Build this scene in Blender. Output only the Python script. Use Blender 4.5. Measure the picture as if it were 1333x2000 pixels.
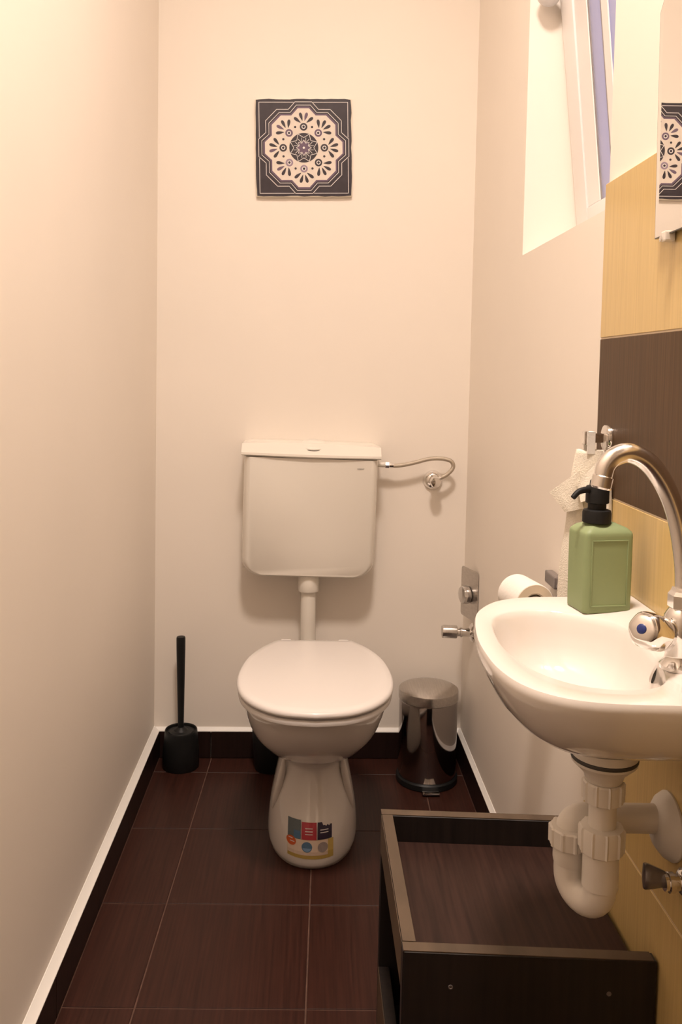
import bpy, bmesh, math, random
from mathutils import Vector, Matrix

random.seed(7)
for o in list(bpy.data.objects):
    bpy.data.objects.remove(o, do_unlink=True)
SC = bpy.context.scene
COL = SC.collection

# ------------------------------------------------------------------ camera
F, CY, H = 1706.18, 828.2, 1.11846            # focal length / principal row in pixels of 1333x2000, camera height
cam = bpy.data.cameras.new('camera')
cam_o = bpy.data.objects.new('camera', cam)
COL.objects.link(cam_o)
cam.sensor_fit = 'HORIZONTAL'
cam.sensor_width = 24.0
cam.lens = F * 24.0 / 1333.0
cam.shift_y = (CY - 1000.0) / 1333.0
cam.clip_start = 0.02
r_, u_, f_ = (0.9992365, -0.0342225, 0.0188451), (-0.0167720, 0.0598838, 0.9980644), (0.0352848, 0.9976185, -0.0592641)
cam_o.matrix_world = Matrix(((r_[0], u_[0], -f_[0], 0), (r_[1], u_[1], -f_[1], 0), (r_[2], u_[2], -f_[2], H), (0, 0, 0, 1)))
SC.camera = cam_o

# ------------------------------------------------------------------ world, lights, exposure
W = bpy.data.worlds.new('sky')
SC.world = W
W.use_nodes = True
W.node_tree.nodes['Background'].inputs[0].default_value = (0.52, 0.50, 1.0, 1)
W.node_tree.nodes['Background'].inputs[1].default_value = 0.6
lamp = bpy.data.lights.new('ceiling_lamp_light', 'AREA')
lamp.energy = 40.5
lamp.shape = 'DISK'
lamp.size = 0.36
lamp.spread = math.radians(138)
lamp.color = (1.0, 0.84, 0.735)
lamp_o = bpy.data.objects.new('ceiling_lamp_light', lamp)
lamp_o.location = (0.04, 0.76, 3.17)
COL.objects.link(lamp_o)
VS = SC.view_settings
VS.view_transform = 'Standard'
VS.look = 'None'
VS.gamma = 1
VS.use_curve_mapping = False
VS.exposure = 0.0

# ------------------------------------------------------------------ helpers
def lin(c):
    c = c / 255.0
    return c / 12.92 if c <= 0.04045 else ((c + 0.055) / 1.055) ** 2.4
def srgb(r, g, b):
    return (lin(r), lin(g), lin(b), 1)

def mat(name, col, rough=0.5, metal=0.0, spec=0.5, coat=0.0, bump=None, vary=None, streak=None, trans=0.0, alpha=1.0):
    """bump=(scale,strength); vary=(scale,amount); streak=(mapping scale xyz, amount)"""
    m = bpy.data.materials.new(name)
    m.use_nodes = True
    nt = m.node_tree
    N, L = nt.nodes, nt.links
    b = N['Principled BSDF']
    b.inputs['Base Color'].default_value = (*col[:3], 1)
    b.inputs['Roughness'].default_value = rough
    b.inputs['Metallic'].default_value = metal
    b.inputs['Specular IOR Level'].default_value = spec
    b.inputs['Coat Weight'].default_value = coat
    b.inputs['Coat Roughness'].default_value = 0.05
    b.inputs['Transmission Weight'].default_value = trans
    tc = N.new('ShaderNodeTexCoord')
    if vary or streak:
        nz = N.new('ShaderNodeTexNoise')
        mp = N.new('ShaderNodeMapping')
        L.new(tc.outputs['Object'], mp.inputs[0])
        L.new(mp.outputs[0], nz.inputs['Vector'])
        if streak:
            mp.inputs['Scale'].default_value = streak[0]
            nz.inputs['Scale'].default_value = 1.0
            nz.inputs['Detail'].default_value = 3
            amt = streak[1]
        else:
            nz.inputs['Scale'].default_value = vary[0]
            nz.inputs['Detail'].default_value = 4
            amt = vary[1]
        rp = N.new('ShaderNodeValToRGB')
        rp.color_ramp.elements[0].position = 0.3
        rp.color_ramp.elements[1].position = 0.7
        rp.color_ramp.elements[0].color = tuple(c * (1 - amt) for c in col[:3]) + (1,)
        rp.color_ramp.elements[1].color = tuple(min(1, c * (1 + amt)) for c in col[:3]) + (1,)
        L.new(nz.outputs['Fac'], rp.inputs[0])
        L.new(rp.outputs[0], b.inputs['Base Color'])
        if streak and not bump:
            bp = N.new('ShaderNodeBump')
            bp.inputs['Strength'].default_value = 0.12
            bp.inputs['Distance'].default_value = 0.001
            L.new(nz.outputs['Fac'], bp.inputs['Height'])
            L.new(bp.outputs[0], b.inputs['Normal'])
    if bump:
        n2 = N.new('ShaderNodeTexNoise')
        n2.inputs['Scale'].default_value = bump[0]
        n2.inputs['Detail'].default_value = 5
        L.new(tc.outputs['Object'], n2.inputs['Vector'])
        bp = N.new('ShaderNodeBump')
        bp.inputs['Strength'].default_value = bump[1]
        bp.inputs['Distance'].default_value = 0.002
        L.new(n2.outputs['Fac'], bp.inputs['Height'])
        L.new(bp.outputs[0], b.inputs['Normal'])
    return m

M = {}
M['paint'] = mat('white_wall_paint', (0.88, 0.81, 0.725), 0.55, bump=(14, 0.10), vary=(3, 0.012))
M['ceiling'] = mat('ceiling_paint', (0.82, 0.81, 0.79), 0.8)
M['caulk'] = mat('white_caulk', (0.84, 0.81, 0.76), 0.45, bump=(60, 0.2))
M['floor_tile'] = mat('floor_tile', (0.036, 0.0120, 0.0080), 0.42, spec=0.22, streak=((190, 5, 1), 0.30))
M['skirting_tile'] = mat('skirting_tile', (0.018, 0.0085, 0.0070), 0.38, spec=0.3, streak=((150, 150, 6), 0.25))
M['grout'] = mat('brown_grout', (0.10, 0.050, 0.034), 0.9, vary=(40, 0.25))
M['wall_tile_y'] = mat('yellow_wall_tile', (0.66, 0.475, 0.20), 0.22, streak=((4, 220, 5), 0.06))
M['wall_tile_b'] = mat('brown_wall_tile', (0.084, 0.047, 0.0225), 0.45, spec=0.22, streak=((4, 260, 4), 0.22))
M['wall_grout'] = mat('cream_grout', (0.78, 0.66, 0.50), 0.9)
M['ceramic'] = mat('white_ceramic', (0.735, 0.685, 0.635), 0.09, spec=0.55, coat=0.3)
M['plastic_w'] = mat('white_plastic', (0.80, 0.75, 0.67), 0.22)
M['seat_p'] = mat('seat_plastic', (0.77, 0.725, 0.69), 0.22)
M['pvc'] = mat('white_pvc', (0.78, 0.73, 0.66), 0.32)
M['pvc_d'] = mat('grey_gasket', (0.06, 0.055, 0.05), 0.6)
M['chrome'] = mat('chrome', (0.82, 0.80, 0.78), 0.08, 1.0)
M['satin'] = mat('satin_chrome', (0.82, 0.79, 0.76), 0.20, 1.0)
M['steel'] = mat('brushed_steel', (0.55, 0.52, 0.49), 0.30, 1.0, streak=((200, 4, 200), 0.08))
M['steel_m'] = mat('mirror_steel', (0.36, 0.33, 0.32), 0.09, 1.0)
M['braid'] = mat('braided_steel', (0.52, 0.46, 0.38), 0.38, 0.9, bump=(900, 0.6))
M['black'] = mat('black_plastic', (0.010, 0.010, 0.010), 0.45, spec=0.3)
M['blackm'] = mat('matte_black', (0.009, 0.009, 0.009), 0.55, spec=0.3)
M['wenge'] = mat('wenge_laminate', (0.010, 0.0060, 0.0048), 0.5, streak=((120, 120, 5), 0.45))
M['wenge_t'] = mat('wenge_top', (0.032, 0.0145, 0.0105), 0.55, spec=0.22, streak=((160, 7, 1), 0.32))
M['edge'] = mat('edge_banding', (0.085, 0.056, 0.034), 0.5, streak=((30, 9, 1), 0.22))
M['sage'] = mat('sage_soap_bottle', (0.262, 0.328, 0.165), 0.5, spec=0.3)
M['towel'] = mat('cream_terry', (0.83, 0.77, 0.66), 0.95, spec=0.1, bump=(520, 0.5))
M['paper'] = mat('tissue_paper', (0.86, 0.82, 0.76), 0.95, spec=0.1, bump=(160, 0.25))
M['card'] = mat('paper_ends', (0.80, 0.68, 0.50), 0.95, spec=0.1)
M['tileclay'] = mat('unglazed_tile', (0.80, 0.74, 0.62), 0.7)
M['g_dark'] = mat('dark_glaze', (0.026, 0.018, 0.026), 0.42, vary=(35, 0.25))
M['g_cream'] = mat('cream_glaze', (0.76, 0.68, 0.60), 0.25, vary=(60, 0.04))
M['g_line'] = mat('white_glaze_line', (0.82, 0.78, 0.76), 0.3)
M['g_purple'] = mat('purple_glaze', (0.16, 0.115, 0.17), 0.25)
M['g_lilac'] = mat('lilac_glaze', (0.33, 0.26, 0.34), 0.25)
M['blue'] = mat('blue_cap', (0.015, 0.03, 0.16), 0.25)
M['upvc'] = mat('window_upvc', (0.82, 0.80, 0.79), 0.3)
M['gasket'] = mat('window_gasket', (0.30, 0.28, 0.30), 0.6)
M['door'] = mat('door_wood', (0.42, 0.35, 0.28), 0.5, streak=((40, 40, 2), 0.25))
M['clearknob'] = mat('clear_knob', (0.62, 0.60, 0.58), 0.10, 0.85)
M['greyvalve'] = mat('grey_valve_handle', (0.19, 0.165, 0.16), 0.25, 0.3)
M['s_teal'] = mat('sticker_teal', (0.105, 0.13, 0.14), 0.4)
M['s_blue'] = mat('sticker_blue', (0.06, 0.15, 0.27), 0.4)
M['s_red'] = mat('sticker_red', (0.42, 0.012, 0.03), 0.4)
M['s_navy'] = mat('sticker_navy', (0.014, 0.004, 0.03), 0.4)
M['s_cream'] = mat('sticker_cream', (0.70, 0.56, 0.45), 0.4)
M['s_yellow'] = mat('sticker_yellow', (0.52, 0.37, 0.10), 0.4)
M['s_orange'] = mat('sticker_orange', (0.60, 0.10, 0.015), 0.4)
M['s_sky'] = mat('sticker_sky', (0.16, 0.30, 0.52), 0.4)
M['s_grey'] = mat('sticker_grey', (0.30, 0.25, 0.24), 0.4)
M['s_white'] = mat('sticker_white', (0.75, 0.70, 0.68), 0.4)
M['print'] = mat('grey_print', (0.10, 0.09, 0.08), 0.5)
M['mirror'] = mat('mirror_silver', (0.93, 0.92, 0.90), 0.005, 1.0)
M['mirror_e'] = mat('mirror_edge', (0.10, 0.10, 0.09), 0.25, 0.3)

def glass_frosted():
    m = bpy.data.materials.new('frosted_glass')
    m.use_nodes = True
    nt = m.node_tree
    N, L = nt.nodes, nt.links
    out = N['Material Output']
    b = N['Principled BSDF']
    b.inputs['Base Color'].default_value = (0.9, 0.9, 0.92, 1)
    b.inputs['Roughness'].default_value = 0.35
    t = N.new('ShaderNodeBsdfTranslucent')
    t.inputs[0].default_value = (0.9, 0.9, 0.95, 1)
    mx = N.new('ShaderNodeMixShader')
    mx.inputs[0].default_value = 0.72
    L.new(b.outputs[0], mx.inputs[1])
    L.new(t.outputs[0], mx.inputs[2])
    L.new(mx.outputs[0], out.inputs[0])
    return m
M['glass'] = glass_frosted()

ORG = {}
def finish(o, smooth):
    me = o.data
    if smooth:
        me.polygons.foreach_set('use_smooth', [True] * len(me.polygons))
        me.set_sharp_from_angle(angle=math.radians(smooth))
    me.update()

def obj(name, VF, m, parent=None, org=None, smooth=None):
    V, Fc = VF
    if parent is not None:
        og = ORG[parent]
    else:
        if org is None:
            xs = [v[0] for v in V]; ys = [v[1] for v in V]; zs = [v[2] for v in V]
            org = ((min(xs) + max(xs)) / 2, (min(ys) + max(ys)) / 2, min(zs))
        og = Vector(org)
    me = bpy.data.meshes.new(name)
    me.from_pydata([(v[0] - og[0], v[1] - og[1], v[2] - og[2]) for v in V], [], Fc)
    bm = bmesh.new(); bm.from_mesh(me)
    bmesh.ops.recalc_face_normals(bm, faces=bm.faces)
    bm.to_mesh(me); bm.free()
    me.materials.append(M[m] if isinstance(m, str) else m)
    o = bpy.data.objects.new(name, me)
    COL.objects.link(o)
    ORG[o] = Vector(og)
    if parent is not None:
        o.parent = parent
    else:
        o.location = og
    finish(o, smooth)
    return o

def thing(name, label, cat, loc, group=None):
    o = bpy.data.objects.new(name, None)
    o.empty_display_size = 0.05
    COL.objects.link(o)
    o.location = loc
    ORG[o] = Vector(loc)
    o['label'] = label
    o['category'] = cat
    if group:
        o['group'] = group
    return o
def tag(o, label, cat, group=None):
    o['label'] = label; o['category'] = cat
    if group:
        o['group'] = group
    return o
def struct(o):
    o['kind'] = 'structure'
    return o
def struct_empty(name, loc):
    o = bpy.data.objects.new(name, None)
    COL.objects.link(o); o.location = loc; ORG[o] = Vector(loc)
    o['kind'] = 'structure'
    return o

def join(*parts):
    V, Fc = [], []
    for v, f in parts:
        k = len(V)
        V += list(v)
        Fc += [tuple(i + k for i in q) for q in f]
    return V, Fc

def box(x0, x1, y0, y1, z0, z1, bev=0.0, seg=2):
    bm = bmesh.new()
    bmesh.ops.create_cube(bm, size=1)
    for v in bm.verts:
        v.co = Vector(((x0 + x1) / 2 + v.co.x * (x1 - x0), (y0 + y1) / 2 + v.co.y * (y1 - y0), (z0 + z1) / 2 + v.co.z * (z1 - z0)))
    if bev:
        bmesh.ops.bevel(bm, geom=list(bm.edges), offset=bev, segments=seg, profile=0.6, affect='EDGES')
    bm.verts.ensure_lookup_table()
    V = [tuple(v.co) for v in bm.verts]
    Fc = [tuple(v.index for v in f.verts) for f in bm.faces]
    bm.free()
    return V, Fc

def xf(VF, mtx):
    V, Fc = VF
    return [tuple(mtx @ Vector(v)) for v in V], Fc
def rotz(VF, ang, c):
    T = Matrix.Translation(c) @ Matrix.Rotation(ang, 4, 'Z') @ Matrix.Translation(-Vector(c))
    return xf(VF, T)

def frame(d):
    d = Vector(d).normalized()
    a = Vector((0, 0, 1)) if abs(d.z) < 0.9 else Vector((1, 0, 0))
    u = a.cross(d).normalized()
    return u, d.cross(u).normalized(), d

def lathe(prof, o=(0, 0, 0), d=(0, 0, 1), n=36, lobes=None):
    """prof: (radius, distance along d). Ends closed."""
    u, v, w = frame(d)
    o = Vector(o)
    V, Fc = [], []
    for r, h in prof:
        for i in range(n):
            a = 2 * math.pi * i / n
            rr = r * (lobes(a) if lobes else 1)
            V.append(tuple(o + w * h + (u * math.cos(a) + v * math.sin(a)) * rr))
    for k in range(len(prof) - 1):
        for i in range(n):
            j = (i + 1) % n
            Fc.append((k * n + i, k * n + j, (k + 1) * n + j, (k + 1) * n + i))
    Fc.append(tuple(range(n - 1, -1, -1)))
    Fc.append(tuple(range((len(prof) - 1) * n, len(prof) * n)))
    return V, Fc

def catmull(pts, sub=8):
    P = [Vector(p) for p in pts]
    out = []
    for i in range(len(P) - 1):
        p0 = P[max(i - 1, 0)]; p1 = P[i]; p2 = P[i + 1]; p3 = P[min(i + 2, len(P) - 1)]
        for s in range(sub):
            t = s / sub
            out.append(0.5 * ((2 * p1) + (p2 - p0) * t + (2 * p0 - 5 * p1 + 4 * p2 - p3) * t * t + (3 * p1 - p0 - 3 * p2 + p3) * t ** 3))
    out.append(P[-1])
    return out

def tube(path, r, n=14, sub=0):
    P = catmull(path, sub) if sub else [Vector(p) for p in path]
    m = len(P)
    R = r if isinstance(r, (list, tuple)) else None
    V, Fc = [], []
    pu = None
    for k, p in enumerate(P):
        t = (P[min(k + 1, m - 1)] - P[max(k - 1, 0)]).normalized()
        if pu is None:
            u, v, _ = frame(t)
        else:
            u = (pu - t * pu.dot(t)).normalized()
            v = t.cross(u)
        pu = u
        if R:
            s = k / (m - 1) * (len(R) - 1)
            i = min(int(s), len(R) - 2)
            rr = R[i] + (R[i + 1] - R[i]) * (s - i)
        else:
            rr = r
        for i in range(n):
            a = 2 * math.pi * i / n
            V.append(tuple(p + (u * math.cos(a) + v * math.sin(a)) * rr))
    for k in range(m - 1):
        for i in range(n):
            j = (i + 1) % n
            Fc.append((k * n + i, k * n + j, (k + 1) * n + j, (k + 1) * n + i))
    Fc.append(tuple(range(n - 1, -1, -1)))
    Fc.append(tuple(range((m - 1) * n, m * n)))
    return V, Fc

def loft(rings, cap0=True, cap1=True):
    n = len(rings[0])
    V = [tuple(p) for r in rings for p in r]
    Fc = []
    for k in range(len(rings) - 1):
        for i in range(n):
            j = (i + 1) % n
            Fc.append((k * n + i, k * n + j, (k + 1) * n + j, (k + 1) * n + i))
    if cap0:
        Fc.append(tuple(range(n - 1, -1, -1)))
    if cap1:
        Fc.append(tuple(range((len(rings) - 1) * n, len(rings) * n)))
    return V, Fc

def prism(poly, z0, z1, bev=0.0):
    """poly: xy points (ccw) extruded in z; bev chamfers the top edge."""
    n = len(poly)
    cx = sum(p[0] for p in poly) / n; cy = sum(p[1] for p in poly) / n
    rings = [[(x, y, z0) for x, y in poly]]
    if bev:
        rings.append([(x, y, z1 - bev) for x, y in poly])
        def ins(x, y):
            return (x + (bev if x < cx else -bev), y + (bev if y < cy else -bev))
        rings.append([(*ins(x, y), z1) for x, y in poly])
    else:
        rings.append([(x, y, z1) for x, y in poly])
    return loft(rings)

def clip(poly, x0, x1, y0, y1):
    def cut(P, f):
        out = []
        for i in range(len(P)):
            a, b = P[i], P[(i + 1) % len(P)]
            fa, fb = f(a), f(b)
            if fa >= 0:
                out.append(a)
            if (fa >= 0) != (fb >= 0):
                t = fa / (fa - fb)
                out.append((a[0] + (b[0] - a[0]) * t, a[1] + (b[1] - a[1]) * t))
        return out
    for f in (lambda p: p[0] - x0, lambda p: x1 - p[0], lambda p: p[1] - y0, lambda p: y1 - p[1]):
        poly = cut(poly, f)
        if not poly:
            return []
    return poly

# ------------------------------------------------------------------ room shell
D, XL, XR, XT = 2.4814, -0.4355, 0.4530, 0.4430
YF, ZC = -1.30, 3.20
XB, XBR, YB, HB = -0.4186, 0.4425, 2.4700, 0.0789     # faces of the skirting, its height

floor = struct(obj('floor', box(XL - .1, XR + .1, YF - .1, D + .1, -0.06, -0.0016), 'grout', org=(0, 0, 0)))
G = -0.0218
def grid(x, y):
    return (x - (y - 2) * G, y + x * G)
X1, Y0, T = -0.2792, 2.3724, 0.3001
jw = 0.0016
for i in range(-1, 3):
    for k in range(-1, 13):
        xa, xb = X1 + (i - 0) * T, X1 + (i + 1) * T
        yb = Y0 - (k) * T; ya = yb - T
        poly = [grid(xa + jw, ya + jw), grid(xb - jw, ya + jw), grid(xb - jw, yb - jw), grid(xa + jw, yb - jw)]
        poly = clip(poly, XB + .001, XBR - .001, YF + .001, YB - .001)
        if len(poly) < 3:
            continue
        xs = [p[0] for p in poly]; ys = [p[1] for p in poly]
        if max(xs) - min(xs) < .006 or max(ys) - min(ys) < .006:
            continue
        t = obj('tile', prism(poly, -0.008, 0.0, 0.0007), 'floor_tile', parent=floor)

struct(obj('wall_left', box(XL - .1, XL, YF - .1, D + .1, -0.05, ZC + .05), 'paint', org=(0, 0, 0)))
struct(obj('wall_back', box(XL - .1, XR + .35, D, D + .1, -0.05, ZC + .05), 'paint', org=(0, 0, 0)))
struct(obj('ceiling', box(XL - .1, XR + .35, YF - .1, D + .1, ZC, ZC + .1), 'ceiling', org=(0, 0, 0)))
struct(obj('wall_front', box(XL - .1, XR + .35, YF - .1, YF, -0.05, ZC + .05), 'paint', org=(0, 0, 0)))
# right wall with the window opening
WY0, WY1, WZ0, WZ1, WX = 1.345, 1.893, 1.378, 2.42, 0.72
wr = struct(obj('wall_right', join(
    box(XR, WX, YF - .1, WY0, -0.05, ZC + .05),
    box(XR, WX, WY1, D + .1, -0.05, ZC + .05),
    box(XR, WX, WY0, WY1, -0.05, WZ0),
    box(XR, WX, WY0, WY1, WZ1, ZC + .05)), 'paint', org=(0, 0, 0)))
# tiles behind the basin
ZT = [1.4118, 1.1773, 0.9420, 0.7065, 0.4690, 0.2340, 0.0]
YE = 1.3322
obj('grout_bed', box(XT + .0015, XR - .0002, YF + .002, YE - .0005, 0.0, ZT[0] - .0005), 'wall_grout', parent=wr)
for a in range(6):
    y1 = YE
    while y1 > YF + .01:
        y0 = max(y1 - 0.40, YF + .002)
        obj('wall_tile', box(XT, XR - .001, y0 + .001, y1 - .0005, ZT[a + 1] + .0012, ZT[a] - .0012, 0.0008, 1),
            'wall_tile_b' if a == 1 else 'wall_tile_y', parent=wr)
        y1 = y0
# skirting of tile pieces with a white caulk line on top
def skirting(name, x0, x1, y0, y1, along, start, step):
    s = struct_empty(name, ((x0 + x1) / 2, (y0 + y1) / 2, 0))
    lo, hi = (x0, x1) if along == 'x' else (y0, y1)
    e = [lo]
    p = start
    while p < lo + .01:
        p += step
    while p < hi - .01:
        e.append(p); p += step
    e.append(hi)
    for a, b in zip(e, e[1:]):
        a += .0008; b -= .0008
        bb = (a, b, y0, y1) if along == 'x' else (x0, x1, a, b)
        obj('skirting_tile', box(*bb, 0.0005, HB - .001, 0.0008, 1), 'skirting_tile', parent=s)
skirting('baseboard_back', XB, XBR, YB, D - .001, 'x', X1 + .008, T)
skirting('baseboard_left', XL + .001, XB, YF + .002, D - .002, 'y', Y0 - 11 * T - .02, T)
skirting('baseboard_right', XBR, XR - .001, YE + .002, D - .002, 'y', Y0 - 11 * T - .02, T)
def bead(name, pts):
    struct(obj(name, loft(pts), 'caulk', smooth=40))
def bead_ring(kind, s):
    if kind == 'l':
        P = [(XL + .0004, HB - .003), (XB - .0005, HB - .003), (XB - .0005, HB + .0005), (XL + .009, HB + .005), (XL + .002, HB + .012), (XL + .0004, HB + .012)]
        return [(x, s, z) for x, z in P]
    if kind == 'r':
        P = [(XR - .0004, HB - .003), (XBR + .0005, HB - .003), (XBR + .0005, HB + .0005), (XR - .006, HB + .005), (XR - .002, HB + .011), (XR - .0004, HB + .011)]
        return [(x, s, z) for x, z in P]
    P = [(D - .0004, HB - .003), (YB + .0005, HB - .003), (YB + .0005, HB + .0005), (D - .006, HB + .004), (D - .002, HB + .009), (D - .0004, HB + .009)]
    return [(s, y, z) for y, z in P]
bead('trim_1', [bead_ring('l', YF + .005), bead_ring('l', D - .003)])
bead('trim_2', [bead_ring('b', XL + .003), bead_ring('b', XR - .003)])
bead('trim_3', [bead_ring('r', YE + .003), bead_ring('r', D - .003)])

# door behind the camera
dr = struct_empty('door_1', (0.0, YF, 0))
obj('door_leaf', box(-0.40, 0.40, YF + .001, YF + .036, 0.005, 2.05, .003, 1), 'door', parent=dr)
obj('door_frame', join(box(-0.43, -0.402, YF + .001, YF + .05, 0, 2.10), box(0.402, 0.43, YF + .001, YF + .05, 0, 2.10), box(-0.402, 0.402, YF + .001, YF + .05, 2.053, 2.10)), 'door', parent=dr)
obj('door_handle', tube([(0.34, YF + .036, 1.02), (0.34, YF + .085, 1.02), (0.33, YF + .09, 1.02), (0.22, YF + .09, 1.02)], .009, 10), 'chrome', parent=dr, smooth=40)

# window: fixed frame deep in the reveal, sash tilted into the room
wn = struct_empty('window_1', (0.62, (WY0 + WY1) / 2, WZ0))
FX0, FX1 = 0.585, 0.66
obj('window_frame', join(
    box(FX0, FX1, WY1 - .05, WY1 - .001, WZ0 + .004, WZ1 - .001, .003, 1), box(FX0, FX1, WY0 + .001, WY0 + .05, WZ0 + .004, WZ1 - .001, .003, 1),
    box(FX0, FX1, WY0 + .05, WY1 - .05, WZ0 + .004, WZ0 + .05, .003, 1), box(FX0, FX1, WY0 + .05, WY1 - .05, WZ1 - .05, WZ1 - .001, .003, 1)), 'upvc', parent=wn)
TA = -math.radians(6.2)
def tilt(VF):
    return xf(VF, Matrix.Translation((0.582, 0, WZ0 + .05)) @ Matrix.Rotation(TA, 4, 'Y') @ Matrix.Translation((-0.582, 0, -WZ0 - .05)))
SX0, SX1, SZ0, SZ1 = 0.566, 0.632, WZ0 + .03, WZ1 - .05
SY0, SY1 = WY0 + .012, WY1 - .012
sa = obj('sash', tilt(join(
    box(SX0, SX1, SY1 - .075, SY1, SZ0, SZ1, .004, 2), box(SX0, SX1, SY0, SY0 + .075, SZ0, SZ1, .004, 2),
    box(SX0, SX1, SY0 + .075, SY1 - .075, SZ0, SZ0 + .06, .004, 2), box(SX0, SX1, SY0 + .075, SY1 - .075, SZ1 - .075, SZ1, .004, 2))), 'upvc', parent=wn, smooth=40)
obj('glazing_bead', tilt(join(box(SX0 + .004, SX1 - .02, SY1 - .150, SY1 - .0755, SZ0 + .0605, SZ1 - .0755, .002, 1),
                              box(SX0 + .004, SX0 + .0068, SY1 - .262, SY1 - .226, SZ0 + .0605, SZ1 - .0755, .002, 1))), 'upvc', parent=sa)
obj('gasket', tilt(join(box(SX0 + .0055, SX1 - .03, SY1 - .158, SY1 - .1505, SZ0 + .0605, SZ1 - .0755),
                        box(SX0 + .005, SX0 + .0068, SY1 - .2255, SY1 - .220, SZ0 + .0605, SZ1 - .0755))), 'gasket', parent=sa)
obj('pane', tilt(box(SX0 + .007, SX0 + .013, SY0 + .0755, SY1 - .1585, SZ0 + .0605, SZ1 - .0755)), 'glass', parent=sa)
obj('tilt_arm_cover', tilt(lathe([(.010, 0), (.020, .002), (.026, .010), (.024, .020), (.015, .027), (.004, .030)], (SX0 - .028, SY1 - .004, 1.925), (0, -1, 0), 20)), 'upvc', parent=wn, smooth=50)

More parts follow.
